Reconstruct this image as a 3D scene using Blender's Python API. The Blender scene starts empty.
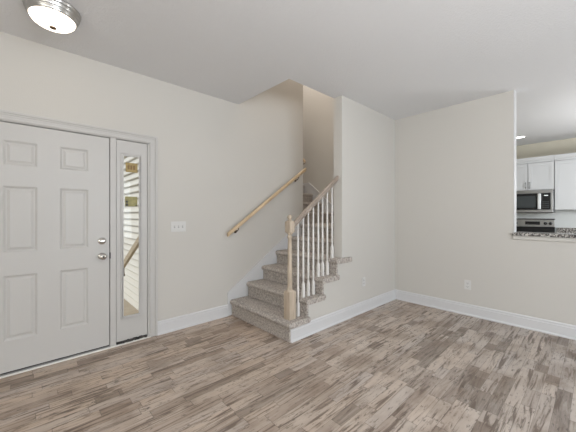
import bpy, bmesh, math, random
from mathutils import Vector, Matrix

sc = bpy.context.scene
C = sc.collection
R = math.radians

# ------------------------------------------------------------------ camera
cd = bpy.data.cameras.new('camera')
cam = bpy.data.objects.new('camera', cd)
C.objects.link(cam)
cd.sensor_fit = 'HORIZONTAL'
cd.sensor_width = 36.0
cd.lens = 286.0 / 576.0 * 36.0
cd.shift_y = -1.7 / 576.0
cd.clip_start = 0.05
cam.location = (0, 0, 1.294)
cam.rotation_euler = (R(90), 0, 0.8241)
sc.camera = cam

# ------------------------------------------------------------------ exposure
sc.view_settings.view_transform = 'Standard'
sc.view_settings.look = 'None'
sc.view_settings.gamma = 1
sc.view_settings.use_curve_mapping = False
sc.view_settings.exposure = 0.0

# ------------------------------------------------------------------ sky and sun
w = bpy.data.worlds.new('sky')
sc.world = w
w.use_nodes = True
bgn = w.node_tree.nodes['Background']
bgn.inputs[0].default_value = (0.72, 0.84, 1.0, 1)
bgn.inputs[1].default_value = 1.0


def light(name, kind, loc, rot, energy, color, size=None, size_y=None, angle=None):
    ld = bpy.data.lights.new(name, kind)
    ld.energy = energy
    ld.color = color
    if size is not None:
        if kind == 'AREA':
            ld.shape = 'RECTANGLE'
            ld.size = size
            ld.size_y = size_y or size
        else:
            ld.shadow_soft_size = size
    if angle is not None:
        ld.angle = angle
    o = bpy.data.objects.new(name, ld)
    C.objects.link(o)
    o.location = loc
    o.rotation_euler = rot
    return o


def aim(v):
    return Vector(v).to_track_quat('-Z', 'Y').to_euler()


light('sun', 'SUN', (-6, -4, 8), aim((0.12, 0.80, -0.62)), 1.9, (1.0, 0.93, 0.82), angle=R(1.5))
# daylight entering through the windows behind the camera
light('window_daylight', 'AREA', (3.10, -1.55, 1.45), aim((-1, 0, 0.10)), 13, (0.84, 0.92, 1.0), 1.7, 1.75)
light('window_daylight', 'AREA', (3.10, 1.55, 1.45), aim((-1, 0.05, 0.10)), 74, (0.84, 0.92, 1.0), 1.7, 1.75)
light('window_daylight', 'AREA', (1.5, -3.10, 1.45), aim((-0.05, 1, 0.1)), 72, (1.0, 0.955, 0.85), 2.6, 1.75)
# added fill light behind the camera, aimed up to brighten the ceiling
light('ceiling_fill', 'AREA', (1.2, 0.3, 1.75), aim((-0.14, 0.20, 1)), 74, (0.98, 0.98, 1.0), 0.9, 0.9)
# upstairs light, between two fill lights added to brighten kitchen and landing
light('kitchen_fill', 'POINT', (0.9, 5.7, 1.65), (0, 0, 0), 84, (0.97, 0.99, 1.0), 0.25)
light('upstairs_lamp', 'AREA', (-2.72, 2.7, 5.05), aim((0, 0.1, -1)), 16, (1.0, 0.88, 0.78), 0.6, 0.9)
light('landing_fill', 'AREA', (-3.75, 3.68, 5.05), aim((0.1, 0.05, -1)), 24, (1.0, 0.92, 0.85), 0.6, 0.5)


# ------------------------------------------------------------------ materials
def mat(name, color, rough=0.5, metal=0.0, bump=None, var=None, spec=None):
    """bump = (scale, strength, distance); var = (scale, other colour, amount)"""
    m = bpy.data.materials.new(name)
    m.use_nodes = True
    nt = m.node_tree
    b = nt.nodes['Principled BSDF']
    b.inputs['Base Color'].default_value = (*color, 1)
    b.inputs['Roughness'].default_value = rough
    b.inputs['Metallic'].default_value = metal
    if spec is not None:
        b.inputs['Specular IOR Level'].default_value = spec
    tc = nt.nodes.new('ShaderNodeTexCoord')
    if bump:
        n = nt.nodes.new('ShaderNodeTexNoise')
        n.inputs['Scale'].default_value = bump[0]
        n.inputs['Detail'].default_value = 3
        nt.links.new(tc.outputs['Object'], n.inputs['Vector'])
        bp = nt.nodes.new('ShaderNodeBump')
        bp.inputs['Strength'].default_value = bump[1]
        bp.inputs['Distance'].default_value = bump[2]
        nt.links.new(n.outputs['Fac'], bp.inputs['Height'])
        nt.links.new(bp.outputs['Normal'], b.inputs['Normal'])
    if var:
        n = nt.nodes.new('ShaderNodeTexNoise')
        n.inputs['Scale'].default_value = var[0]
        n.inputs['Detail'].default_value = 5
        nt.links.new(tc.outputs['Object'], n.inputs['Vector'])
        rp = nt.nodes.new('ShaderNodeValToRGB')
        rp.color_ramp.elements[0].position = 0.5 - var[2]
        rp.color_ramp.elements[1].position = 0.5 + var[2]
        rp.color_ramp.elements[0].color = (*var[1], 1)
        rp.color_ramp.elements[1].color = (*color, 1)
        nt.links.new(n.outputs['Fac'], rp.inputs['Fac'])
        nt.links.new(rp.outputs['Color'], b.inputs['Base Color'])
    return m


def wood(name, c1, c2, axis_scale, rough=0.4):
    m = bpy.data.materials.new(name)
    m.use_nodes = True
    nt = m.node_tree
    b = nt.nodes['Principled BSDF']
    tc = nt.nodes.new('ShaderNodeTexCoord')
    mp = nt.nodes.new('ShaderNodeMapping')
    mp.inputs['Scale'].default_value = axis_scale
    n = nt.nodes.new('ShaderNodeTexNoise')
    n.inputs['Scale'].default_value = 6
    n.inputs['Detail'].default_value = 6
    rp = nt.nodes.new('ShaderNodeValToRGB')
    rp.color_ramp.elements[0].position = 0.36
    rp.color_ramp.elements[1].position = 0.64
    rp.color_ramp.elements[0].color = (*c1, 1)
    rp.color_ramp.elements[1].color = (*c2, 1)
    nt.links.new(tc.outputs['Object'], mp.inputs['Vector'])
    nt.links.new(mp.outputs['Vector'], n.inputs['Vector'])
    nt.links.new(n.outputs['Fac'], rp.inputs['Fac'])
    nt.links.new(rp.outputs['Color'], b.inputs['Base Color'])
    b.inputs['Roughness'].default_value = rough
    return m


WALLC = (0.60, 0.580, 0.543)
M_wall = mat('painted_wall', WALLC, 0.75, bump=(130, 0.18, 0.004), spec=0.3)
M_ceil = mat('ceiling_paint', (0.75, 0.755, 0.765), 0.9, bump=(75, 0.55, 0.006), spec=0.2)
M_trim = mat('white_trim_paint', (0.66, 0.66, 0.668), 0.38, bump=(30, 0.03, 0.002))
M_door = mat('white_door_paint', (0.545, 0.532, 0.512), 0.42, bump=(40, 0.04, 0.002))
M_baluster = mat('white_baluster_paint', (0.74, 0.725, 0.70), 0.4)
M_skirt = mat('skirt_board_paint', (0.60, 0.595, 0.585), 0.4)
M_carpet = mat('mottled_carpet', (0.64, 0.585, 0.535), 0.97, bump=(120, 1.0, 0.010), var=(58, (0.31, 0.28, 0.255), 0.17), spec=0.1)
M_oak = wood('oak_rail', (0.50, 0.37, 0.23), (0.68, 0.53, 0.35), (8, 1, 1))
M_post = wood('pale_stained_wood', (0.43, 0.35, 0.265), (0.57, 0.48, 0.38), (8, 8, 0.7))
M_railw = wood('greige_stained_rail', (0.26, 0.21, 0.17), (0.36, 0.30, 0.25), (8, 1, 2))
M_white = mat('white_plastic', (0.66, 0.655, 0.64), 0.35)
M_slot = mat('dark_slot', (0.05, 0.05, 0.05), 0.6)
M_chrome = mat('satin_nickel', (0.62, 0.60, 0.57), 0.22, 1.0)
M_nickel = mat('brushed_nickel_ring', (0.60, 0.59, 0.57), 0.30, 1.0)
M_dark = mat('dark_rubber', (0.02, 0.02, 0.022), 0.7, var=(25, (0.10, 0.09, 0.08), 0.2))
M_bronze = mat('bronze_bracket', (0.16, 0.11, 0.07), 0.4, 0.8)
M_steel = mat('stainless_steel', (0.44, 0.445, 0.45), 0.30, 1.0, var=(3, (0.37, 0.375, 0.38), 0.3))
M_black = mat('black_glass', (0.012, 0.013, 0.015), 0.12)
M_mesh = mat('microwave_window_mesh', (0.05, 0.058, 0.062), 0.25)
M_cab = mat('white_cabinet_paint', (0.62, 0.635, 0.65), 0.35)
M_kwall = mat('kitchen_wall_paint', (0.60, 0.565, 0.47), 0.75, bump=(130, 0.15, 0.004))
M_back = mat('pale_backsplash_paint', (0.74, 0.77, 0.77), 0.5)
M_sticker = mat('gold_sticker', (0.40, 0.29, 0.10), 0.45, var=(60, (0.28, 0.20, 0.07), 0.2))
M_stickerg = mat('olive_sticker', (0.36, 0.32, 0.12), 0.45, var=(60, (0.24, 0.22, 0.08), 0.2))
M_siding = mat('cream_vinyl_siding', (0.68, 0.64, 0.57), 0.6)
M_ground = mat('sandy_concrete', (0.50, 0.42, 0.32), 0.9, bump=(20, 0.3, 0.01), var=(6, (0.38, 0.31, 0.23), 0.3))
M_outwood = wood('weathered_tan_wood', (0.36, 0.29, 0.20), (0.50, 0.41, 0.29), (1, 8, 8), 0.7)
M_thresh = mat('white_threshold', (0.80, 0.78, 0.74), 0.4)
M_alu = mat('grey_sill_metal', (0.36, 0.36, 0.36), 0.4, 0.6)


def granite():
    m = bpy.data.materials.new('speckled_granite')
    m.use_nodes = True
    nt = m.node_tree
    b = nt.nodes['Principled BSDF']
    tc = nt.nodes.new('ShaderNodeTexCoord')
    v = nt.nodes.new('ShaderNodeTexVoronoi')
    v.inputs['Scale'].default_value = 110
    nt.links.new(tc.outputs['Object'], v.inputs['Vector'])
    sep = nt.nodes.new('ShaderNodeSeparateColor')
    nt.links.new(v.outputs['Color'], sep.inputs[0])
    rp = nt.nodes.new('ShaderNodeValToRGB')
    rp.color_ramp.interpolation = 'CONSTANT'
    e = rp.color_ramp.elements
    e[0].position = 0; e[0].color = (0.03, 0.03, 0.03, 1)
    e[1].position = 0.30; e[1].color = (0.33, 0.31, 0.29, 1)
    x = e.new(0.62); x.color = (0.60, 0.58, 0.54, 1)
    x = e.new(0.86); x.color = (0.14, 0.12, 0.11, 1)
    nt.links.new(sep.outputs[0], rp.inputs['Fac'])
    nt.links.new(rp.outputs['Color'], b.inputs['Base Color'])
    b.inputs['Roughness'].default_value = 0.25
    return m


M_granite = granite()


def glass_pane():
    m = bpy.data.materials.new('clear_window_glass')
    m.use_nodes = True
    nt = m.node_tree
    nt.nodes.remove(nt.nodes['Principled BSDF'])
    t = nt.nodes.new('ShaderNodeBsdfTransparent')
    t.inputs[0].default_value = (0.96, 0.97, 0.96, 1)
    g = nt.nodes.new('ShaderNodeBsdfGlossy')
    g.inputs['Roughness'].default_value = 0.02
    f = nt.nodes.new('ShaderNodeFresnel')
    f.inputs[0].default_value = 1.25
    mx = nt.nodes.new('ShaderNodeMixShader')
    nt.links.new(f.outputs[0], mx.inputs[0])
    nt.links.new(t.outputs[0], mx.inputs[1])
    nt.links.new(g.outputs[0], mx.inputs[2])
    nt.links.new(mx.outputs[0], nt.nodes['Material Output'].inputs[0])
    return m


M_glass = glass_pane()


def emis(name, color, strength):
    m = bpy.data.materials.new(name)
    m.use_nodes = True
    b = m.node_tree.nodes['Principled BSDF']
    b.inputs['Base Color'].default_value = (0.9, 0.9, 0.88, 1)
    b.inputs['Emission Color'].default_value = (*color, 1)
    b.inputs['Emission Strength'].default_value = strength
    return m


M_bowl = emis('lit_frosted_glass', (1.0, 0.85, 0.68), 5.0)
M_can = emis('lit_downlight_lens', (1.0, 0.97, 0.92), 6.0)


def plank_floor():
    """weathered multi-strip laminate running along Y"""
    m = bpy.data.materials.new('weathered_plank_laminate')
    m.use_nodes = True
    nt = m.node_tree
    N, L = nt.nodes, nt.links
    b = N['Principled BSDF']
    tc = N.new('ShaderNodeTexCoord')
    sep = N.new('ShaderNodeSeparateXYZ')
    L.new(tc.outputs['Object'], sep.inputs[0])

    def mth(op, a, c=None, d=None):
        n = N.new('ShaderNodeMath')
        n.operation = op
        for i, v in enumerate((a, c, d)):
            if v is None:
                continue
            if isinstance(v, (int, float)):
                n.inputs[i].default_value = v
            else:
                L.new(v, n.inputs[i])
        return n.outputs[0]

    def wn(v1, v2=None, s=0.0):
        cb = N.new('ShaderNodeCombineXYZ')
        L.new(v1, cb.inputs[0])
        if v2 is not None:
            L.new(v2, cb.inputs[1])
        cb.inputs[2].default_value = s
        n = N.new('ShaderNodeTexWhiteNoise')
        n.noise_dimensions = '3D'
        L.new(cb.outputs[0], n.inputs['Vector'])
        return n.outputs['Value']

    X, Y = sep.outputs[0], sep.outputs[1]
    W = 0.0785
    xr = mth('DIVIDE', mth('ADD', X, 0.04), W)
    row = mth('FLOOR', xr)
    fx = mth('FRACT', xr)
    off = mth('MULTIPLY', wn(row, None, 3.3), 7.0)
    # two nested cell sizes give strips of very different length
    yl = mth('ADD', mth('DIVIDE', Y, 0.92), off)
    cell = mth('FLOOR', yl)
    fy = mth('FRACT', yl)
    split = mth('ADD', 0.18, mth('MULTIPLY', wn(row, cell, 7.7), 0.64))
    side = mth('GREATER_THAN', fy, split)
    cid = mth('ADD', mth('MULTIPLY', cell, 2.0), side)
    rnd = wn(row, cid, 1.1)
    rnd2 = wn(row, cid, 5.9)
    # a short dark chip now and then
    chip_y = mth('ADD', mth('DIVIDE', Y, 0.17), mth('MULTIPLY', off, 1.7))
    chip = mth('GREATER_THAN', wn(row, mth('FLOOR', chip_y), 9.1), 0.955)
    # long soft grain
    cb = N.new('ShaderNodeCombineXYZ')
    L.new(mth('MULTIPLY', X, 27.0), cb.inputs[0])
    L.new(mth('ADD', mth('MULTIPLY', Y, 1.9), mth('MULTIPLY', rnd, 30.0)), cb.inputs[1])
    L.new(mth('MULTIPLY', rnd2, 20.0), cb.inputs[2])
    g1 = N.new('ShaderNodeTexNoise')
    g1.inputs['Scale'].default_value = 1.0
    g1.inputs['Detail'].default_value = 6
    g1.inputs['Roughness'].default_value = 0.62
    g1.inputs['Distortion'].default_value = 1.2
    L.new(cb.outputs[0], g1.inputs['Vector'])
    # rough saw-mark patches
    cb2 = N.new('ShaderNodeCombineXYZ')
    L.new(mth('MULTIPLY', X, 60.0), cb2.inputs[0])
    L.new(mth('ADD', mth('MULTIPLY', Y, 14.0), mth('MULTIPLY', rnd2, 40.0)), cb2.inputs[1])
    L.new(mth('MULTIPLY', rnd, 20.0), cb2.inputs[2])
    g2 = N.new('ShaderNodeTexNoise')
    g2.inputs['Scale'].default_value = 1.0
    g2.inputs['Detail'].default_value = 7
    g2.inputs['Roughness'].default_value = 0.7
    L.new(cb2.outputs[0], g2.inputs['Vector'])
    # large blotches, grey and brown
    g3 = N.new('ShaderNodeTexNoise')
    g3.inputs['Scale'].default_value = 2.6
    g3.inputs['Detail'].default_value = 3
    L.new(tc.outputs['Object'], g3.inputs['Vector'])

    rp = N.new('ShaderNodeValToRGB')
    e = rp.color_ramp.elements
    e[0].position = 0.0; e[0].color = (0.30, 0.22, 0.17, 1)
    e[1].position = 1.0; e[1].color = (0.64, 0.53, 0.44, 1)
    for p, c in ((0.03, (0.31, 0.24, 0.185)), (0.12, (0.43, 0.325, 0.25)), (0.35, (0.53, 0.425, 0.34)),
                 (0.60, (0.59, 0.46, 0.355)), (0.80, (0.53, 0.445, 0.385)), (0.93, (0.57, 0.47, 0.39))):
        x = e.new(p); x.color = (*c, 1)
    L.new(rnd, rp.inputs['Fac'])

    def mix(fac, a, bb, mode='MIX'):
        n = N.new('ShaderNodeMix')
        n.data_type = 'RGBA'
        n.blend_type = mode
        for sock, v in ((n.inputs[0], fac), (n.inputs[6], a), (n.inputs[7], bb)):
            if isinstance(v, tuple):
                sock.default_value = (*v, 1)
            elif isinstance(v, (int, float)):
                sock.default_value = v
            else:
                L.new(v, sock)
        return n.outputs[2]

    def ramp(v, lo, hi):
        n = N.new('ShaderNodeMapRange')
        n.clamp = True
        n.inputs[1].default_value = lo
        n.inputs[2].default_value = hi
        L.new(v, n.inputs[0])
        return n.outputs[0]

    col = rp.outputs['Color']
    col = mix(mth('MULTIPLY', ramp(g1.outputs['Fac'], 0.50, 0.36), 0.80), col, (0.16, 0.110, 0.078))
    col = mix(mth('MULTIPLY', ramp(g1.outputs['Fac'], 0.52, 0.66), 0.30), col, (0.66, 0.57, 0.49))
    rough_amt = ramp(rnd2, 0.30, 0.95)
    col = mix(mth('MULTIPLY', ramp(g2.outputs['Fac'], 0.46, 0.34), mth('ADD', 0.45, mth('MULTIPLY', rough_amt, 0.45))), col, (0.09, 0.068, 0.054))
    col = mix(mth('MULTIPLY', ramp(g2.outputs['Fac'], 0.54, 0.66), mth('MULTIPLY', rough_amt, 0.45)), col, (0.60, 0.55, 0.50))
    # the boards turn greyer towards the kitchen side
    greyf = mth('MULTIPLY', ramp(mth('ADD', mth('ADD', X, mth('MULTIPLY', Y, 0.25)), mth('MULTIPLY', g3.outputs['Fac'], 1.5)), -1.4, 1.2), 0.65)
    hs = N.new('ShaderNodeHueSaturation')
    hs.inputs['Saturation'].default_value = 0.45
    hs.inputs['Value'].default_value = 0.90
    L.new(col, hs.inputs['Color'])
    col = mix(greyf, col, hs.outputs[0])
    col = mix(mth('MULTIPLY', chip, 0.62), col, (0.17, 0.125, 0.095))
    # crisp dark cracks and worn streaks
    col = mix(mth('MULTIPLY', ramp(g1.outputs['Fac'], 0.43, 0.385), 0.55), col, (0.13, 0.09, 0.065))
    col = mix(mth('MULTIPLY', ramp(g2.outputs['Fac'], 0.405, 0.37), 0.55), col, (0.10, 0.075, 0.058))
    # broad weathered patches
    col = mix(mth('MULTIPLY', ramp(g3.outputs['Fac'], 0.52, 0.36), 0.45), col, (0.24, 0.175, 0.13))
    # seams
    ex = mth('MINIMUM', fx, mth('SUBTRACT', 1.0, fx))
    seam = mth('LESS_THAN', ex, 0.016)
    ey = mth('MINIMUM', mth('ABSOLUTE', mth('SUBTRACT', fy, split)), mth('MINIMUM', fy, mth('SUBTRACT', 1.0, fy)))
    seam2 = mth('LESS_THAN', ey, 0.0022)
    col = mix(mth('MULTIPLY', mth('MAXIMUM', seam, seam2), 0.45), col, (0.06, 0.045, 0.035))
    L.new(col, b.inputs['Base Color'])
    b.inputs['Roughness'].default_value = 0.42
    L.new(mth('ADD', 0.34, mth('MULTIPLY', g2.outputs['Fac'], 0.22)), b.inputs['Roughness'])
    bp = N.new('ShaderNodeBump')
    bp.inputs['Strength'].default_value = 0.25
    bp.inputs['Distance'].default_value = 0.003
    L.new(g2.outputs['Fac'], bp.inputs['Height'])
    L.new(bp.outputs['Normal'], b.inputs['Normal'])
    return m


M_floor = plank_floor()


# ------------------------------------------------------------------ mesh helpers
class MB:
    def __init__(self):
        self.bm = bmesh.new()

    def box(self, x0, x1, y0, y1, z0, z1):
        bm = self.bm
        x0, x1 = sorted((x0, x1)); y0, y1 = sorted((y0, y1)); z0, z1 = sorted((z0, z1))
        v = [bm.verts.new(p) for p in ((x0, y0, z0), (x1, y0, z0), (x1, y1, z0), (x0, y1, z0),
                                       (x0, y0, z1), (x1, y0, z1), (x1, y1, z1), (x0, y1, z1))]
        for f in ((0, 3, 2, 1), (4, 5, 6, 7), (0, 1, 5, 4), (1, 2, 6, 5), (2, 3, 7, 6), (3, 0, 4, 7)):
            bm.faces.new([v[i] for i in f])
        return self

    def prism(self, pts, axis, a, b):
        """extrude a closed 2-D outline along an axis; X: pts are (y,z), Y: (x,z), Z: (x,y)"""
        bm = self.bm

        def P(p, t):
            return {'X': (t, p[0], p[1]), 'Y': (p[0], t, p[1]), 'Z': (p[0], p[1], t)}[axis]
        v0 = [bm.verts.new(P(p, a)) for p in pts]
        v1 = [bm.verts.new(P(p, b)) for p in pts]
        n = len(pts)
        bm.faces.new(v0)
        bm.faces.new(v1[::-1])
        for i in range(n):
            bm.faces.new((v0[i], v1[i], v1[(i + 1) % n], v0[(i + 1) % n]))
        return self

    def lathe(self, prof, centre, axis='Z', seg=32, closed=True):
        """prof: (radius, height) pairs"""
        bm = self.bm
        cx, cy, cz = centre
        rings = []
        for r, h in prof:
            ring = []
            for k in range(seg):
                t = 2 * math.pi * k / seg
                u, v = r * math.cos(t), r * math.sin(t)
                p = {'Z': (cx + u, cy + v, cz + h), 'X': (cx + h, cy + u, cz + v), 'Y': (cx + u, cy + h, cz + v)}[axis]
                ring.append(bm.verts.new(p))
            rings.append(ring)
        for a, b in zip(rings, rings[1:]):
            for k in range(seg):
                f = bm.faces.new((a[k], a[(k + 1) % seg], b[(k + 1) % seg], b[k]))
                f.smooth = True
        if closed:
            bm.faces.new(rings[0][::-1])
            bm.faces.new(rings[-1])
        return self

    def loft(self, rings, smooth=False):
        """rings: lists of points, all the same length; capped"""
        bm = self.bm
        vs = [[bm.verts.new(p) for p in r] for r in rings]
        n = len(vs[0])
        for a, b in zip(vs, vs[1:]):
            for k in range(n):
                f = bm.faces.new((a[k], a[(k + 1) % n], b[(k + 1) % n], b[k]))
                f.smooth = smooth
        bm.faces.new(vs[0][::-1])
        bm.faces.new(vs[-1])
        return self

    def tube(self, pts, r, seg=10):
        rings = []
        pts = [Vector(p) for p in pts]
        for i, p in enumerate(pts):
            d = (pts[min(i + 1, len(pts) - 1)] - pts[max(i - 1, 0)]).normalized()
            up = Vector((0, 0, 1)) if abs(d.z) < 0.9 else Vector((1, 0, 0))
            s = d.cross(up).normalized()
            u = s.cross(d)
            rings.append([p + s * r * math.cos(2 * math.pi * k / seg) + u * r * math.sin(2 * math.pi * k / seg) for k in range(seg)])
        return self.loft(rings, True)

    def panel_face(self, to3, u0, u1, v0, v1, panels, rings):
        """a sheet with pressed panels; to3(u, v, depth) -> point; rings: (inset, depth)"""
        bm = self.bm
        us = sorted({u0, u1, *[p[0] for p in panels], *[p[1] for p in panels]})
        vs = sorted({v0, v1, *[p[2] for p in panels], *[p[3] for p in panels]})
        for a, b in zip(us, us[1:]):
            for c, d in zip(vs, vs[1:]):
                if any(p[0] <= a + 1e-6 and b <= p[1] + 1e-6 and p[2] <= c + 1e-6 and d <= p[3] + 1e-6 for p in panels):
                    continue
                bm.faces.new([bm.verts.new(to3(*q, 0)) for q in ((a, c), (b, c), (b, d), (a, d))])
        for p in panels:
            prev = None
            for ins, dep in [(0, 0)] + rings:
                q = [(p[0] + ins, p[2] + ins), (p[1] - ins, p[2] + ins), (p[1] - ins, p[3] - ins), (p[0] + ins, p[3] - ins)]
                ring = [bm.verts.new(to3(*x, dep)) for x in q]
                if prev:
                    for k in range(4):
                        bm.faces.new((prev[k], prev[(k + 1) % 4], ring[(k + 1) % 4], ring[k]))
                prev = ring
            bm.faces.new(prev)
        return self

    def build(self, name, m, parent=None, bevel=0.0, seg=2, shift=None):
        bm = self.bm
        bmesh.ops.remove_doubles(bm, verts=bm.verts, dist=1e-5)
        bmesh.ops.recalc_face_normals(bm, faces=bm.faces)
        o0 = Vector((0, 0, 0))
        if parent is not None:
            q = parent
            while q is not None:
                o0 += q.location
                q = q.parent
        if shift is not None:
            o0 += Vector(shift)
        bmesh.ops.translate(bm, verts=bm.verts, vec=-o0)
        me = bpy.data.meshes.new(name)
        bm.to_mesh(me)
        bm.free()
        me.materials.append(m)
        o = bpy.data.objects.new(name, me)
        C.objects.link(o)
        if shift is not None:
            o.location = shift
        if parent is not None:
            o.parent = parent
        if bevel:
            md = o.modifiers.new('bevel', 'BEVEL')
            md.width = bevel
            md.segments = seg
            md.limit_method = 'ANGLE'
            md.angle_limit = R(40)
        return o


def tag(o, label=None, cat=None, group=None, kind=None):
    if label: o['label'] = label
    if cat: o['category'] = cat
    if group: o['group'] = group
    if kind: o['kind'] = kind
    return o


def thing(name, loc, label=None, cat=None, group=None, kind=None):
    o = bpy.data.objects.new(name, None)
    o.empty_display_size = 0.1
    C.objects.link(o)
    o.location = loc
    return tag(o, label, cat, group, kind)


def struct(name, mb, m, label=None, bevel=0.0):
    o = mb.build(name, m, bevel=bevel)
    return tag(o, label, None, None, 'structure')


# ------------------------------------------------------------------ key dimensions
XD = -3.204          # face of the entry door wall
XB = -2.106          # living-room face of the stair wall
XBI = -2.231         # stair face of the stair wall
YC = 4.19            # face of the wall beside the kitchen
H = 2.74
RISE, RUN, Y1 = 0.193, 0.2540, 1.964
YDE = 3.293          # where the entry wall turns behind the landing
HT = 5.20            # upstairs ceiling


def zst(i):                # top of carpeted step i
    return 0.203 + 0.187 * (i - 1) if i > 0 else 0.0

# ------------------------------------------------------------------ structure
struct('floor', MB().box(XD - 0.14, 3.35, -3.35, 7.8, -0.10, 0.0), M_floor)
cl = MB()
cl.box(XD, 3.35, -3.35, 2.08, H, H + 0.13)
cl.box(XBI, 3.35, 2.08, 7.8, H, H + 0.13)
struct('ceiling', cl, M_ceil)
struct('ceiling_upstairs', MB().box(-5.4, XB, 1.9, YC + 0.12, HT, HT + 0.1), M_ceil)

DY0, DY1, DZ = -0.335, 0.985, 2.075          # rough opening of the entry unit
wl = MB()
wl.box(XD - 0.14, XD, -3.35, DY0, 0, H)
wl.box(XD - 0.14, XD, DY0, DY1, DZ, H)
wl.box(XD - 0.14, XD, DY1, 1.96, 0, H)
wl.box(XD - 0.14, XD, 1.96, YDE, 0, HT)
wl.box(XD - 0.14, XD, -3.35, 1.96, H, H + 0.13)
struct('wall_left', wl, M_wall)
struct('wall_landing', MB().box(-5.4, XD - 0.14, YDE - 0.13, YDE, 0, HT), M_wall)
struct('wall_landing_end', MB().box(-5.5, -5.4, YDE - 0.13, YC + 0.12, 0, HT), M_wall)
struct('wall_stairwell_back', MB().box(-5.4, XBI, YC, YC + 0.12, 0, HT), M_wall)
sw = MB()
sw.box(XD, XB, 1.96, 2.083, H + 0.131, HT)
sw.box(XD, XBI - 0.003, 2.079, 2.083, H + 0.003, H + 0.131)
sw.box(XBI - 0.003, XB, 2.083, YC, H + 0.131, HT)
sw.box(XBI - 0.003, XBI + 0.001, 2.083, YC, H + 0.003, H + 0.131)
struct('wall_stairwell_upper', sw, M_wall)

# the wall beside the stairs: stepped knee wall under the treads, full height behind the railing
pts = [(Y1 + 0.012, 0)]
for i in range(1, 5):
    y = Y1 + 0.012 + (i - 1) * RUN
    pts.append((y, zst(i) - 0.060))
    if i < 4:
        pts.append((y + RUN, zst(i) - 0.060))
pts += [(2.84, zst(4) - 0.060), (2.84, H), (YC + 0.12, H), (YC + 0.12, 0)]
struct('wall_stair', MB().prism(pts, 'X', XBI, XB), M_wall)

XO = -0.660          # end of the full-height wall beside the pass-through
struct('wall_right', MB().box(XB, XO, YC, YC + 0.12, 0, H), M_wall)
struct('wall_half', MB().box(XO, 1.7, YC, YC + 0.12, 0, 1.048), M_wall)

# rest of the shell, behind the camera and round the kitchen
wr = MB()
wr.box(3.2, 3.35, -3.35, -2.45, 0, H)
wr.box(3.2, 3.35, -0.65, 0.65, 0, H)
wr.box(3.2, 3.35, 2.45, 7.8, 0, H)
for y0, y1 in ((-2.45, -0.65), (0.65, 2.45)):
    wr.box(3.2, 3.35, y0, y1, 0, 0.55)
    wr.box(3.2, 3.35, y0, y1, 2.35, H)
struct('wall_window_side', wr, M_wall)
wb = MB()
wb.box(XD, 0.15, -3.35, -3.2, 0, H)
wb.box(2.85, 3.2, -3.35, -3.2, 0, H)
wb.box(0.15, 2.85, -3.35, -3.2, 0, 0.55)
wb.box(0.15, 2.85, -3.35, -3.2, 2.35, H)
struct('wall_behind', wb, M_wall)
YK = 7.66
struct('wall_kitchen', MB().box(-2.25, 3.2, YK, YK + 0.12, 0, H), M_kwall)
struct('wall_kitchen_side', MB().box(-2.231, -2.106, YC + 0.12, YK, 0, H), M_kwall)


def window(name, axis, at, a0, a1, z0, z1, sign):
    """window unit in the wall at X = at (axis X) or Y = at (axis Y)"""
    t = thing(name, (0, 0, 0), None, None, None, 'structure')
    f = MB()
    p = MB()
    d0, d1 = at + 0.02 * sign, at + 0.10 * sign

    def bx(m, u0, u1, v0, v1, e0, e1):
        if axis == 'X':
            m.box(e0, e1, u0, u1, v0, v1)
        else:
            m.box(u0, u1, e0, e1, v0, v1)
    for u0, u1, v0, v1 in ((a0, a0 + 0.06, z0, z1), (a1 - 0.06, a1, z0, z1), (a0, a1, z0, z0 + 0.06), (a0, a1, z1 - 0.06, z1),
                           (a0, a1, (z0 + z1) / 2 - 0.03, (z0 + z1) / 2 + 0.03), ((a0 + a1) / 2 - 0.04, (a0 + a1) / 2 + 0.04, z0, z1)):
        bx(f, u0, u1, v0, v1, d0, d1)
    f.build('window_frame', M_trim, t)
    bx(p, a0 + 0.05, a1 - 0.05, z0 + 0.05, z1 - 0.05, at + 0.055 * sign, at + 0.061 * sign)
    p.build('window_pane', M_glass, t)
    c = MB()
    e0, e1 = at - 0.018 * sign, at
    for u0, u1, v0, v1 in ((a0 - 0.085, a0, z0 - 0.085, z1 + 0.085), (a1, a1 + 0.085, z0 - 0.085, z1 + 0.085),
                           (a0, a1, z1, z1 + 0.085), (a0, a1, z0 - 0.085, z0)):
        bx(c, u0, u1, v0, v1, e0, e1)
    c.build('window_casing', M_trim, t, 0.003)


window('window_2', 'X', 3.2, -2.45, -0.65, 0.55, 2.35, 1)
window('window_3', 'X', 3.2, 0.65, 2.45, 0.55, 2.35, 1)
window('window_4', 'Y', -3.2, 0.15, 2.85, 0.55, 2.35, -1)


# ------------------------------------------------------------------ baseboards
def base_profile(h=0.145):
    return [(0, 0), (0.024, 0), (0.024, 0.008), (0.016, 0.020), (0.014, 0.022), (0.014, h - 0.034), (0.010, h - 0.028),
            (0.010, h - 0.012), (0.005, h - 0.003), (0.0, h)]


def baseboard_x(name, x, y0, y1, label=None):       # on a wall facing +X
    return struct(name, MB().prism([(x + a, z) for a, z in base_profile()], 'Y', y0, y1), M_trim, label)


def baseboard_y(name, y, x0, x1, label=None):       # on a wall facing -Y
    m = MB()
    m.prism([(y - a, z) for a, z in base_profile()], 'X', x0, x1)
    return struct(name, m, M_trim, label)


baseboard_x('baseboard_left', XD, 1.052, 1.912)
baseboard_x('baseboard_left_near', XD, -3.2, -0.40)
baseboard_x('baseboard_stair', XB, Y1 + 0.013, YC)
baseboard_y('baseboard_right', YC, XB + 0.014, 1.7)

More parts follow.
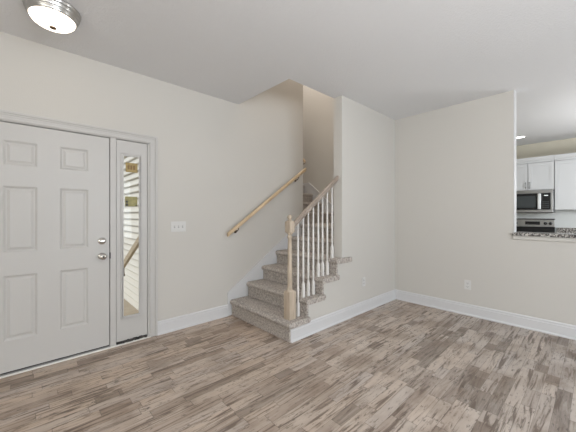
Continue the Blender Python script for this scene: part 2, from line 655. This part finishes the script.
# skirt board on the entry wall beside the steps, with its sloping cap
sl = 0.674
def zs(y): return 0.301 + (y - 1.92) * sl
sk = MB()
ya = 1.912
sk.prism([(ya, 0.0), (ya, zs(ya)), (YDE, zs(YDE)), (YDE, zs(YDE) - 0.33), (Y1 + 0.15, 0.0)], 'X', XD, XD + 0.009)
sk.prism([(ya, zs(ya)), (YDE, zs(YDE)), (YDE, zs(YDE) - 0.026), (ya, zs(ya) - 0.026)], 'X', XD + 0.0095, XD + 0.016)
struct('trim_1', sk, M_trim)
# skirt on the far wall behind the landing
X7 = -3.30
def zf(x): return 1.351 + 0.105 + (X7 + 0.02 - x) * 0.757
sf = MB()
xa, xb_ = -3.90, -3.10
sf.prism([(XBI, 1.12), (XBI, 1.30), (xb_, 1.30), (xa, zf(xa)), (-4.08, zf(xa)), (-4.08, 1.12)], 'Y', YC - 0.012, YC)
sf.prism([(XBI, 1.285), (XBI, 1.303), (xb_, 1.303), (xa, zf(xa)), (-4.08, zf(xa)), (-4.08, zf(xa) - 0.02), (xa, zf(xa) - 0.02), (xb_, 1.283)], 'Y', YC - 0.018, YC)
struct('trim_2', sf, M_trim)

# ------------------------------------------------------------------ entry door unit
door = thing('door_1', (XD, 0.16, 0), 'white six-panel front door, closed, with satin deadbolt and knob', None, None, 'structure')
SY0, SY1, SZ0, SZ1 = -0.290, 0.612, 0.030, 2.030
panels = []
for a, b in ((-0.120, 0.088), (0.236, 0.444)):
    for c, d in ((0.277, 0.800), (0.985, 1.523), (1.690, 1.890)):
        panels.append((a, b, c, d))
XF = XD - 0.004
s = MB()
s.panel_face(lambda u, v, d: (XF - d, u, v), SY0, SY1, SZ0, SZ1, panels,
             [(0.004, 0.002), (0.016, 0.011), (0.024, 0.011), (0.040, 0.003)])
s.box(XF - 0.044, XF - 0.014, SY0, SY1, SZ0, SZ1)
for a, b, c, d in ((XF - 0.03, XF, SY0, SY0 + 0.0005), (XF - 0.03, XF, SY1 - 0.0005, SY1)):
    s.box(a, b, c, d, SZ0, SZ1)
s.build('door_slab', M_door, door)
fr = MB()
fx0, fx1 = XD - 0.14, XD + 0.0
fr.box(fx0, fx1, -0.335, -0.296, 0.0, 2.075)
fr.box(fx0, fx1, 0.618, 0.668, 0.0, 2.036)
fr.box(fx0, fx1, 0.958, 0.985, 0.0, 2.075)
fr.box(fx0, fx1, -0.335, 0.985, 2.036, 2.075)
fr.build('door_frame', M_door, door, 0.002)
# door stops behind the slab close the gap round it
st = MB()
st.box(XF - 0.062, XF - 0.046, -0.300, -0.270, 0.0, 2.036)
st.box(XF - 0.062, XF - 0.046, 0.595, 0.620, 0.0, 2.036)
st.box(XF - 0.062, XF - 0.046, -0.300, 0.620, 2.010, 2.036)
st.build('weather_strip', M_dark, door)
th = MB()
th.box(XD - 0.14, XD + 0.020, -0.335, 0.985, 0.0, 0.012)
th.build('threshold', M_thresh, door, 0.004)
th = MB()
th.box(XD - 0.10, XD + 0.004, -0.335, 0.618, 0.012, 0.020)
th.build('sill_plate', M_alu, door)
th = MB()
th.box(XD - 0.06, XD - 0.012, -0.29, 0.612, 0.0201, 0.031)
th.build('door_sweep', M_dark, door)

cs = MB()
o0, o1, zt = -0.40, 1.052, 2.120
for a, b, t in ((0.0, 0.079, 0.013), (0.0, 0.020, 0.021), (0.026, 0.034, 0.017), (0.060, 0.072, 0.016)):
    cs.box(XD, XD + t, o1 - b, o1 - a, 0.0, zt - a)
    cs.box(XD, XD + t, o0 + a, o0 + b, 0.0, zt - a)
    cs.box(XD, XD + t + 0.0003, o0 + a, o1 - a, zt - b, zt - a)
cs.build('door_casing', M_door, door, 0.0025)


def lock(name, z, knob):
    r = MB()
    r.lathe([(0.0, 0.0), (0.033, 0.0), (0.033, 0.006), (0.028, 0.012), (0.0, 0.013)], (XF, 0.550, z), 'X', 28, False)
    o = r.build(name, M_chrome, door)
    k = MB()
    if knob:
        k.lathe([(0.012, 0.010), (0.012, 0.030), (0.024, 0.038), (0.030, 0.050), (0.029, 0.062), (0.020, 0.070), (0.0001, 0.072)], (XF, 0.550, z), 'X', 28)
        k.build('knob', M_chrome, o)
        k = MB()
        k.box(XF + 0.070, XF + 0.075, 0.5465, 0.5535, z - 0.009, z + 0.009)
        k.build('lock_button', M_slot, o)
    else:
        k.lathe([(0.020, 0.010), (0.018, 0.020), (0.0001, 0.021)], (XF, 0.550, z), 'X', 24)
        k.box(XF + 0.018, XF + 0.036, 0.534, 0.566, z - 0.005, z + 0.005)
        k.build('thumb_turn', M_chrome, o)


lock('deadbolt', 1.040, False)
lock('door_knob', 0.895, True)
k = MB()
k.box(XD - 0.022, XD + 0.0015, 0.6165, 0.6215, 0.865, 0.925)
k.build('strike_plate', M_slot, door)
for z in (0.25, 1.03, 1.83):
    k = MB()
    k.lathe([(0.008, -0.05), (0.008, 0.05)], (XD + 0.004, -0.293, z), 'Z', 12)
    k.build('hinge', M_chrome, door)

# sidelight
side = thing('window_1', (XD, 0.81, 0), 'tall narrow sidelight window right of the front door, with two small gold stickers', None, None, 'structure')
GY0, GY1, GZ0, GZ1 = 0.722, 0.886, 0.262, 1.888
PY0, PY1 = 0.672, 0.954
sp = MB()
xs0, xs1 = XD - 0.052, XD - 0.008
sp.box(xs0, xs1, PY0, GY0, 0.034, 2.030)
sp.box(xs0, xs1, GY1, PY1, 0.034, 2.030)
sp.box(xs0, xs1, GY0, GY1, 0.034, GZ0)
sp.box(xs0, xs1, GY0, GY1, GZ1, 2.030)
sp.build('sidelight_panel', M_door, side)
sf_ = MB()
for a, b, t in ((0.0, 0.012, 0.012), (0.012, 0.024, 0.006)):
    y0, y1, z0, z1 = GY0 - 0.012 + a, GY1 + 0.012 - a, GZ0 - 0.012 + a, GZ1 + 0.012 - a
    wdt = b - a
    sf_.box(xs1 - 0.001, xs1 + t, y0, y0 + wdt, z0, z1)
    sf_.box(xs1 - 0.001, xs1 + t, y1 - wdt, y1, z0, z1)
    sf_.box(xs1 - 0.001, xs1 + t, y0 + wdt, y1 - wdt, z0, z0 + wdt)
    sf_.box(xs1 - 0.001, xs1 + t, y0 + wdt, y1 - wdt, z1 - wdt, z1)
sf_.build('glazing_bead', M_door, side, 0.002)
p = MB().box(XD - 0.034, XD - 0.028, GY0, GY1, GZ0, GZ1).build('window_pane', M_glass, side)
# ragged black sealing strip under the sidelight panel
random.seed(3)
rg = MB()
y = PY0
while y < PY1 - 0.01:
    ww = random.uniform(0.012, 0.03)
    rg.box(XD - 0.05, XD + random.uniform(-0.004, 0.010), y, min(y + ww, PY1), 0.012, random.uniform(0.026, 0.040))
    y += ww
rg.build('sealing_strip', M_dark, side)
XS = XD - 0.0265
m = MB()
m.box(XS - 0.0015, XS, 0.757, 0.868, 1.722, 1.818)
stk = m.build('sticker', M_sticker, side)
stk['label'] = 'upper gold square sticker on the sidelight glass'
m = MB()
for a in (0.775, 0.800, 0.826):
    m.box(XS - 0.0005, XS + 0.0008, a, a + 0.018, 1.750, 1.792)
m.build('sticker_print', mat('brown_print', (0.22, 0.13, 0.04), 0.5), stk)
m = MB()
m.box(XS - 0.0015, XS, 0.752, 0.866, 1.375, 1.475)
stk = m.build('sticker', M_stickerg, side)
stk['label'] = 'lower olive gold sticker on the sidelight glass with dark marks'
m = MB()
m.box(XS - 0.0005, XS + 0.0008, 0.757, 0.781, 1.380, 1.402)
m.box(XS - 0.0005, XS + 0.0008, 0.757, 0.778, 1.412, 1.432)
m.box(XS - 0.0005, XS + 0.0008, 0.848, 0.862, 1.378, 1.386)
m.build('sticker_print', M_slot, stk)

# ------------------------------------------------------------------ outside, seen through the sidelight
sd = MB()
z = -0.36
while z < 3.2:
    sd.prism([(1.50, z), (1.452, z), (1.450, z + 0.014), (1.498, z + 0.121), (1.50, z + 0.121)], 'X', -8.2, XD - 0.14)
    z += 0.121
sd.box(-8.2, XD - 0.14, 1.50, 1.56, -0.36, 3.25)
tag(sd.build('wall_exterior', M_siding), 'cream lap siding outside the sidelight', None, None, 'structure')
tag(MB().box(-14, XD - 0.14, -12, 8, -0.5, -0.36).build('ground', M_ground), 'sandy ground outside the front door', None, None, 'structure')
tag(MB().box(-4.0, XD - 0.14, -0.8, 1.35, -0.36, -0.02).build('stoop', M_ground), 'concrete stoop outside the front door', None, None, 'structure')
orl = thing('outdoor_railing', (-4.0, 1.12, -0.36), 'tan sloping outdoor stair rail seen through the sidelight glass', 'railing')
m = MB()
A = Vector((-3.95, 1.12, 1.03)); Bp = Vector((-5.02, 1.12, 0.455))
m.loft([[p + Vector((0, dy, dz)) for dy, dz in ((-0.02, -0.045), (0.02, -0.045), (0.02, 0.045), (-0.02, 0.045))] for p in (A, Bp)])
m.build('rail', M_outwood, orl, 0.004)
for px, pz in ((-3.92, 1.06), (-5.06, 0.46)):
    m = MB().box(px - 0.03, px + 0.03, 1.09, 1.15, -0.36 if px < -4 else -0.02, pz)
    m.build('post', M_outwood, orl, 0.004)
m = MB()
m.tube([(-4.90, 1.12, 0.47), (-4.90, 1.12, 0.40), (-4.87, 1.12, 0.36)], 0.014)
m.build('bracket', M_bronze, orl)

# ------------------------------------------------------------------ staircase
stair = thing('staircase', (-2.7, Y1, 0), 'grey-brown carpeted staircase rising along the entry wall beside the white railing', 'staircase')


def rounded_tread(y0, y1, z, th=0.060):
    """outline in (y, z) of a carpeted tread with a round nose at y0"""
    r = th / 2
    out = [(y1, z), (y1, z - th)]
    for k in range(7):
        t = -math.pi / 2 - math.pi * k / 6
        out.append((y0 + r + r * math.cos(t), z - r + r * math.sin(t)))
    return out


XL = XD + 0.019
for i in range(1, 7):
    yr = Y1 + (i - 1) * RUN                    # riser face
    z1 = zst(i)
    z0 = zst(i - 1)
    yb = yr + RUN + 0.004
    xr = XB + 0.006 if i <= 4 else XBI
    m = MB()
    if i == 6:
        m.prism(rounded_tread(yr - 0.030, YC - 0.019, z1), 'X', XD + 0.019, XBI)
        m.box(X7 - 0.01, XD + 0.019, YDE + 0.001, YC - 0.019, z1 - 0.060, z1)
    else:
        m.prism(rounded_tread(yr - 0.030, yb, z1), 'X', XL, xr)
    m.box(XL, xr, yr, yr + 0.022, z0 + (0.0 if i == 1 else -0.002), z1 - 0.02)
    if i <= 4:
        # carpeted return overhanging the side of the knee wall, with a rounded edge and end
        e = yr + RUN + 0.034
        pr = rounded_tread(yr - 0.030, e - 0.01, z1)
        pr = [(e - 0.004, z1 - 0.006), (e, z1 - 0.018), (e - 0.002, z1 - 0.045), (e - 0.014, z1 - 0.060)] + pr[2:] + [(e - 0.014, z1)]
        m.prism(pr, 'X', XB + 0.0005, XB + 0.034)
        # strip of carpet wrapped on the riser end
        m.box(XB - 0.004, XB + 0.005, yr - 0.001, yr + 0.030, z0 if i > 1 else z0 + 0.0, z1 - 0.03)
    o = m.build('step' if i < 6 else 'landing', M_carpet, stair, 0.008, 3)
# upper flight turning left behind the entry wall
for k in range(4):
    z1 = zst(7 + k)
    xr = X7 - k * RUN if k < 3 else X7 - 0.73
    m = MB()
    nx = xr + 0.026
    th = 0.060
    end = xr - (RUN if k < 2 else 0.23) - 0.02
    if k == 3:
        end = -5.38
    r = th / 2
    out = [(end, z1), (end, z1 - th)]
    for q in range(7):
        t = -math.pi / 2 + math.pi * q / 6
        out.append((nx - r + r * math.cos(t), z1 - r + r * math.sin(t)))
    m.prism(out, 'Y', YDE + 0.001, YC - 0.019)
    m.box(xr - 0.022, xr, YDE + 0.001, YC - 0.019, z1 - RISE - 0.002, z1 - 0.02)
    m.build('step', M_carpet, stair, 0.008, 3)

# ------------------------------------------------------------------ railing with newel and balusters
NX, NY = -2.175, 2.052
PX, PY = -2.182, 2.0445          # newel axis
rail = thing('stair_railing', (PX, PY, zst(1)), 'stair railing with pale turned newel post, wooden rail and eight white balusters', 'railing')


def sq(x, y, z, h, ch=0.0):
    if ch == 0:
        ch = h * 0.02
    return [(x + a, y + b, z) for a, b in ((-h + ch, -h), (h - ch, -h), (h, -h + ch), (h, h - ch), (h - ch, h), (-h + ch, h), (-h, h - ch), (-h, -h + ch))]


nb = MB()
nb.loft([sq(PX, PY, zst(1) + 0.001, 0.0445), sq(PX, PY, 0.485, 0.0445), sq(PX, PY, 0.498, 0.038, 0.008)])
nb.build('newel_base', M_post, rail)
ns = MB()
ns.lathe([(0.036, 0.497), (0.037, 0.503), (0.027, 0.512), (0.030, 0.520), (0.0235, 0.535), (0.0255, 0.60), (0.0245, 0.75), (0.021, 0.95), (0.019, 1.045),
          (0.027, 1.050), (0.028, 1.060), (0.018, 1.070), (0.020, 1.082), (0.031, 1.092), (0.031, 1.099)], (PX, PY, 0), 'Z', 24)
ns.build('newel_shaft', M_post, rail)
nt_ = MB()
nt_.loft([sq(PX, PY, 1.098, 0.028, 0.01), sq(PX, PY, 1.108, 0.0355), sq(PX, PY, 1.215, 0.0355), sq(PX, PY, 1.226, 0.027, 0.008)])
nt_.build('newel_block', M_post, rail)
nf = MB()
nf.lathe([(0.026, 1.225), (0.027, 1.232), (0.018, 1.238), (0.016, 1.243), (0.022, 1.248), (0.0275, 1.258), (0.0275, 1.268), (0.022, 1.280), (0.012, 1.287), (0.0001, 1.289)],
         (PX, PY, 0), 'Z', 24)
nf.build('newel_finial', M_post, rail)

RY0, RY1 = PY + 0.034, 2.839
def rz(y): return 1.190 + (y - 2.10) * 0.742      # rail centre line
prof = [(-0.020, -0.032), (0.020, -0.032), (0.022, -0.012), (0.030, -0.004), (0.031, 0.012), (0.024, 0.026), (0.010, 0.033), (-0.010, 0.033),
        (-0.024, 0.026), (-0.031, 0.012), (-0.030, -0.004), (-0.022, -0.012)]
m = MB()
m.loft([[(NX + a * 0.85, y, rz(y) + b * 0.92) for a, b in prof] for y in (RY0, RY1)])
m.build('top_rail', M_railw, rail)
def baluster_bm(z0, y):
    m = MB()
    h = 0.0145
    m.loft([sq(NX, y, z0 + 0.001, h, 0.002), sq(NX, y, z0 + 0.135, h, 0.002), sq(NX, y, z0 + 0.160, 0.0095, 0.004), sq(NX, y, z0 + 0.175, 0.0085, 0.003)])
    zt = rz(y) - 0.030
    m.lathe([(0.0088, z0 + 0.165), (0.0115, z0 + 0.22), (0.0110, z0 + 0.40), (0.0085, zt)], (NX, y, 0), 'Z', 14)
    return m


for k, y in enumerate((2.158, 2.240, 2.320, 2.402, 2.487, 2.562, 2.648, 2.738)):
    step_i = 1 if k == 0 else (2 if k < 4 else (3 if k < 7 else 4))
    baluster_bm(zst(step_i), y).build('baluster', M_baluster, rail)

# ------------------------------------------------------------------ wall handrail
XH = XD + 0.075
hr = thing('wall_handrail', (XD, 2.6, 1.5), 'sloping golden oak handrail on the entry wall above the stairs', 'handrail')
def hz(y): return 1.060 + (y - 1.905) * 0.690
m = MB()
hp = [(-0.019, -0.017), (0.019, -0.017), (0.021, -0.005), (0.021, 0.011), (0.012, 0.023), (-0.012, 0.023), (-0.021, 0.011), (-0.021, -0.005)]
m.loft([[(XH + a, y, hz(y) + b * 1.2) for a, b in hp] for y in (1.870, 3.27)])
m.build('rail', M_oak, hr, 0.003)
for y in (2.03, 3.12):
    m = MB()
    z = hz(y)
    m.tube([(XH, y, z - 0.022), (XH, y, z - 0.045), (XH - 0.02, y, z - 0.065), (XD + 0.004, y, z - 0.075)], 0.006)
    m.lathe([(0.022, 0.0), (0.022, 0.005), (0.0001, 0.007)], (XD, y, z - 0.075), 'X', 20)
    m.build('bracket', M_bronze, hr)
# the next rail, on the back of the entry wall, only its tip passes the corner
hr2 = thing('wall_handrail', (XD - 0.3, YDE, 2.1), 'tip of the upper oak handrail just past the wall corner above the landing', 'handrail')
m = MB()
yr2 = YDE + 0.065
m.loft([[(x, yr2 + a, 2.175 + (XD - 0.05 - x) * 0.757 + b * 1.2) for a, b in hp] for x in (XD - 0.02, XD - 1.2)])
m.build('rail', M_oak, hr2, 0.003)
m = MB()
m.tube([(XD - 0.015, yr2, 2.15), (XD - 0.015, yr2, 2.125), (XD - 0.015, yr2 - 0.02, 2.11), (XD - 0.015, YDE + 0.003, 2.105)], 0.007)
m.lathe([(0.022, 0.0), (0.022, 0.005), (0.0001, 0.007)], (XD - 0.03, YDE, 2.105), 'Y', 20)
m.build('bracket', M_bronze, hr2)

# ------------------------------------------------------------------ switch and outlets
swp = thing('light_switch_plate', (XD, 1.282, 1.155), 'white triple light switch plate on the wall right of the front door', 'light switch')
m = MB().box(XD, XD + 0.006, 1.197, 1.367, 1.097, 1.213)
m.build('cover_plate', M_white, swp, 0.003)
for k in range(3):
    y = 1.236 + 0.046 * k
    s_ = MB().box(XD + 0.0061, XD + 0.0068, y - 0.006, y + 0.006, 1.141, 1.169).build('toggle_slot', mat('grey_slot', (0.35, 0.35, 0.35), 0.5), swp)
    t_ = MB()
    t_.prism([(XD + 0.006, 1.150), (XD + 0.006, 1.163), (XD + 0.019, 1.171), (XD + 0.018, 1.162)], 'Y', y - 0.004, y + 0.004)
    t_.build('toggle', M_white, swp)


def outlet(label, axis, at, c, z, group=None):
    loc = (c, at, z) if axis == 'Y' else (at, c, z)
    t = thing('wall_outlet', loc, label, 'outlet', group)

    def bx(m, u0, u1, v0, v1, d0, d1):
        if axis == 'Y':
            m.box(u0, u1, at - d1, at - d0, v0, v1)
        else:
            m.box(at + d0, at + d1, u0, u1, v0, v1)
    m = MB(); bx(m, c - 0.037, c + 0.037, z - 0.060, z + 0.060, 0, 0.006)
    m.build('cover_plate', M_white, t, 0.003)
    for s in (-1, 1):
        zc = z + 0.021 * s
        m = MB(); bx(m, c - 0.016, c + 0.016, zc - 0.014, zc + 0.014, 0.006, 0.0085)
        f = m.build('socket', M_white, t, 0.002)
        m = MB()
        bx(m, c - 0.009, c - 0.006, zc - 0.004, zc + 0.007, 0.0084, 0.0092)
        bx(m, c + 0.006, c + 0.009, zc - 0.004, zc + 0.007, 0.0084, 0.0092)
        bx(m, c - 0.003, c + 0.003, zc - 0.011, zc - 0.006, 0.0084, 0.0092)
        m.build('socket_slots', M_slot, f)
    return t


outlet('white outlet on the beige wall left of the kitchen opening', 'Y', YC, -1.128, 0.388)
outlet('white outlet low on the stair wall beyond the steps, seen edge-on', 'X', XB, 3.315, 0.40)

# ------------------------------------------------------------------ ceiling light
LX, LY = -2.600, 0.153
cl_ = thing('ceiling_light', (LX, LY, H), 'lit frosted dome ceiling light with brushed nickel ring near the front door', 'ceiling light')
m = MB()
m.lathe([(0.125, 0.0), (0.158, 0.0), (0.162, -0.004), (0.162, -0.012), (0.153, -0.018), (0.156, -0.026), (0.155, -0.036), (0.145, -0.042), (0.148, -0.050), (0.145, -0.060), (0.137, -0.066), (0.139, -0.072), (0.133, -0.078), (0.127, -0.074), (0.125, -0.02)],
        (LX, LY, H), 'Z', 64, False)
m.build('metal_ring', M_nickel, cl_)
m = MB()
pf = []
for q in range(0, 11):
    t = math.pi / 2 * q / 10
    pf.append((0.1285 * math.cos(t) + 0.0001, -0.072 - 0.060 * math.sin(t)))
m.lathe(pf, (LX, LY, H), 'Z', 64)
m.build('glass_shade', M_bowl, cl_)
m = MB()
m.lathe([(0.006, -0.126), (0.020, -0.131), (0.022, -0.136), (0.015, -0.141), (0.007, -0.145), (0.0001, -0.147)], (LX, LY, H), 'Z', 20)
m.build('finial', M_bronze, cl_)

# ------------------------------------------------------------------ pass-through ledge and kitchen
lg = MB().box(XO - 0.006, 1.75, YC - 0.038, YC - 0.0005, 1.050, 1.083)
lg.box(XO + 0.001, 1.75, YC - 0.038, YC + 0.26, 1.050, 1.083)
tag(lg.build('granite_ledge', M_granite, bevel=0.003), 'speckled granite bar ledge on the half wall of the kitchen opening', 'countertop')
struct('trim_4', MB().box(XO - 0.004, 1.72, YC - 0.020, YC - 0.0005, 1.004, 1.049), M_wall, bevel=0.004)
jm = MB().box(XO, XO + 0.008, YC - 0.002, YC + 0.12, 1.084, H)
struct('trim_5', jm, M_trim)

YF = 7.31            # face of the upper cabinets
XS0, XS1 = -1.306, -0.542      # microwave bay (doors split at -0.92)


def shaker(mb, x0, x1, z0, z1, y, fr_=0.058):
    mb.panel_face(lambda u, v, d: (u, y + d, v), x0, x1, z0, z1, [(x0 + fr_, x1 - fr_, z0 + fr_, z1 - fr_)], [(0.001, 0.009)])
    mb.box(x0, x1, y + 0.010, y + 0.02, z0, z1)
    for a, b, c, d in ((x0, x0 + 0.001, z0, z1), (x1 - 0.001, x1, z0, z1), (x0, x1, z0, z0 + 0.001), (x0, x1, z1 - 0.001, z1)):
        mb.box(a, b, y, y + 0.019, c, d)


def upper_cabinet(label, x0, x1, z0, z1, ndoors, pulls, group=None):
    t = thing('wall_cabinet', ((x0 + x1) / 2, YK, z0), label, 'cabinet', group)
    MB().box(x0, x1, YF + 0.001, YK - 0.001, z0, z1).build('body', M_cab, t)
    wd = (x1 - x0) / ndoors
    for k in range(ndoors):
        m = MB()
        a, b = x0 + wd * k + 0.004, x0 + wd * (k + 1) - 0.004
        shaker(m, a, b, z0 + 0.006, z1 - 0.012, YF - 0.020)
        d = m.build('door', M_cab, t)
        side_ = pulls[k]
        px = a + 0.028 if side_ == 'L' else b - 0.028
        m = MB()
        zz = z0 + 0.03
        m.tube([(px, YF - 0.050, zz), (px, YF - 0.050, zz + 0.13)], 0.006)
        m.tube([(px, YF - 0.050, zz + 0.015), (px, YF - 0.0205, zz + 0.015)], 0.004)
        m.tube([(px, YF - 0.050, zz + 0.115), (px, YF - 0.0205, zz + 0.115)], 0.004)
        m.build('handle', M_steel, d)
    m = MB()
    cp = [(YF - 0.022, z1 - 0.004), (YF - 0.022, z1 + 0.02), (YF - 0.045, z1 + 0.05), (YF - 0.060, z1 + 0.085), (YF - 0.060, z1 + 0.100), (YF + 0.02, z1 + 0.100), (YF + 0.02, z1 - 0.004)]
    m.prism(cp, 'X', x0, x1)
    m.build('crown', M_cab, t)
    return t


upper_cabinet('short white two-door wall cabinet directly above the microwave', XS0, XS1, 1.765, 2.300, 2, 'RL')
upper_cabinet('taller white wall cabinet to the right of the microwave', XS1 + 0.002, 0.30, 1.375, 2.300, 1, 'R')
upper_cabinet('white wall cabinet left of the microwave, hidden by the beige wall', -2.07, XS0 - 0.002, 1.375, 2.300, 1, 'R')
upper_cabinet('white wall cabinet at the right end of the kitchen wall', 0.302, 1.2, 1.375, 2.300, 2, 'RL')

mw = thing('microwave', ((XS0 + XS1) / 2, YK, 1.36), 'stainless over-range microwave with black door window and grey bar handle', 'microwave')
MX0, MX1, MZ0, MZ1, MY = XS0 + 0.004, XS1 - 0.014, 1.320, 1.762, 7.245
MB().box(MX0, MX1, MY + 0.022, YK - 0.002, MZ0 + 0.004, MZ1).build('body', M_steel, mw)
MB().box(MX0, MX1, MY + 0.002, MY + 0.021, MZ1 - 0.062, MZ1 - 0.001).build('vent_panel', M_steel, mw, 0.002)
MB().box(MX0, MX1, MY + 0.002, MY + 0.021, MZ0 + 0.001, MZ0 + 0.060).build('lower_panel', M_steel, mw, 0.002)
MB().box(MX0, MX1, MY - 0.004, MY + 0.0, MZ0 - 0.0, MZ0 + 0.012).build('vent_lip', M_black, mw)
d = MB().box(MX0, MX1 - 0.160, MY, MY + 0.021, MZ0 + 0.062, MZ1 - 0.064).build('door', M_black, mw, 0.002)
MB().box(MX0 + 0.06, MX1 - 0.245, MY - 0.002, MY - 0.0002, MZ0 + 0.105, MZ1 - 0.115).build('door_window', M_mesh, d)
MB().box(MX1 - 0.214, MX1 - 0.172, MY - 0.045, MY - 0.022, MZ0 + 0.072, MZ1 - 0.072).box(MX1 - 0.202, MX1 - 0.184, MY - 0.022, MY - 0.0003, MZ0 + 0.09, MZ0 + 0.11).box(
    MX1 - 0.202, MX1 - 0.184, MY - 0.022, MY - 0.0003, MZ1 - 0.11, MZ1 - 0.09).build('handle', mat('bright_steel', (0.80, 0.82, 0.84), 0.35, 0.7), d, 0.004)
cp = MB().box(MX1 - 0.157, MX1 - 0.03, MY, MY + 0.021, MZ0 + 0.062, MZ1 - 0.064).build('control_panel', M_black, mw, 0.002)
MB().box(MX1 - 0.03, MX1, MY, MY + 0.021, MZ0 + 0.0605, MZ1 - 0.0625).build('side_trim', M_steel, mw, 0.002)
MB().box(MX1 - 0.125, MX1 - 0.070, MY - 0.0012, MY - 0.0002, MZ1 - 0.118, MZ1 - 0.104).build('clock_display', emis('pale_display', (0.6, 0.8, 0.85), 0.35), cp)
for r_ in range(4):
    for c_ in range(3):
        x = MX1 - 0.143 + c_ * 0.032
        z = MZ0 + 0.10 + r_ * 0.035
        MB().box(x, x + 0.020, MY - 0.0012, MY - 0.0002, z, z + 0.014).build('button', mat('button_grey', (0.06, 0.07, 0.075), 0.4), cp)

# range below
rg_ = thing('stove', ((XS0 + XS1) / 2, YK, 0), 'stainless kitchen range with knobs on its back panel, below the microwave', 'stove')
RY = 7.00
MB().box(MX0, MX1, RY + 0.03, YK - 0.002, 0.10, 0.905).build('body', M_steel, rg_)
MB().box(MX0 + 0.02, MX1 - 0.02, RY + 0.06, YK - 0.01, 0.001, 0.10).build('plinth', M_black, rg_)
MB().box(MX0, MX1, RY, YK - 0.08, 0.906, 0.922).build('cooktop', M_black, rg_, 0.003)
MB().box(MX0 + 0.01, MX1 - 0.01, RY, RY + 0.028, 0.27, 0.80).build('oven_door', M_steel, rg_, 0.003)
MB().box(MX0 + 0.12, MX1 - 0.12, RY - 0.002, RY - 0.0002, 0.36, 0.66).build('oven_window', M_black, rg_)
MB().tube([(MX0 + 0.06, RY - 0.05, 0.755), (MX1 - 0.06, RY - 0.05, 0.755)], 0.011).tube([(MX0 + 0.09, RY - 0.05, 0.755), (MX0 + 0.09, RY - 0.0005, 0.755)], 0.007).tube(
    [(MX1 - 0.09, RY - 0.05, 0.755), (MX1 - 0.09, RY - 0.0005, 0.755)], 0.007).build('oven_handle', M_chrome, rg_)
MB().box(MX0 + 0.01, MX1 - 0.01, RY, RY + 0.028, 0.11, 0.26).build('drawer', M_steel, rg_, 0.003)
YP = 7.56
bk = MB().box(MX0, MX1, YP, YK - 0.003, 0.923, 1.042).build('lower_back_panel', M_black, rg_)
bp_ = MB()
bp_.box(MX0, MX1, YP - 0.02, YK - 0.003, 1.043, 1.190).build('control_panel', M_steel, rg_, 0.004)
MB().box(MX0, MX1, YP - 0.015, YK - 0.004, 1.1905, 1.207).build('top_trim', M_black, rg_)
MB().box(-1.02 + 0.02, -0.770, YP - 0.0215, YP - 0.0203, 1.085, 1.150).build('clock_display', M_black, rg_)
for x in (-0.688, -0.614, -1.150, -1.224):
    MB().lathe([(0.028, -0.0205), (0.028, -0.040), (0.024, -0.046), (0.0001, -0.047)], (x, YP, 1.114), 'Y', 20).build('knob', M_black, rg_)

# counters with base cabinets
def base_unit(x0, x1, label, clabel, n):
    t = thing('base_cabinet', ((x0 + x1) / 2, YK, 0), label, 'cabinet')
    MB().box(x0, x1, 7.07, YK - 0.002, 0.10, 0.875).build('body', M_cab, t)
    MB().box(x0, x1, 7.13, YK - 0.01, 0.001, 0.0995).build('toe_kick', M_cab, t)
    wd = (x1 - x0) / n
    for k in range(n):
        m = MB()
        shaker(m, x0 + wd * k + 0.004, x0 + wd * (k + 1) - 0.004, 0.115, 0.70, 7.048)
        dd = m.build('door', M_cab, t)
        MB().tube([(x0 + wd * k + 0.05, 7.02, 0.54), (x0 + wd * k + 0.05, 7.02, 0.67)], 0.006).build('handle', M_steel, dd)
        m = MB().box(x0 + wd * k + 0.004, x0 + wd * (k + 1) - 0.004, 7.048, 7.068, 0.715, 0.865)
        dd = m.build('drawer', M_cab, t, 0.002)
        MB().tube([(x0 + wd * k + wd / 2 - 0.065, 7.02, 0.79), (x0 + wd * k + wd / 2 + 0.065, 7.02, 0.79)], 0.006).build('handle', M_steel, dd)
    c = MB().box(x0, x1, 7.03, YK - 0.002, 0.8755, 0.912).box(x0, x1, YK - 0.022, YK - 0.002, 0.9121, 1.035)
    tag(c.build('countertop', M_granite), clabel, 'countertop')


base_unit(XS1 + 0.003, 1.2, 'white base cabinets to the right of the stove', 'granite countertop with short splash right of the stove', 3)
base_unit(-2.07, XS0 - 0.003, 'white base cabinet to the left of the stove', 'granite countertop left of the stove', 1)
# painted wall panel between counter and cabinets
struct('trim_6', MB().box(-2.1, 1.2, YK - 0.0018, YK - 0.0002, 0.92, 1.80), M_back)

rl = thing('recessed_light', (-0.979, 6.819, H), 'small round recessed downlight in the kitchen ceiling above the opening', 'ceiling light')
MB().lathe([(0.070, 0.0), (0.092, 0.0), (0.094, -0.006), (0.072, -0.008), (0.070, -0.004)], (-0.979, 6.819, H), 'Z', 32, False).build('trim_ring', M_white, rl)
MB().lathe([(0.0699, -0.001), (0.0699, -0.005)], (-0.979, 6.819, H), 'Z', 32).build('lens', M_can, rl)
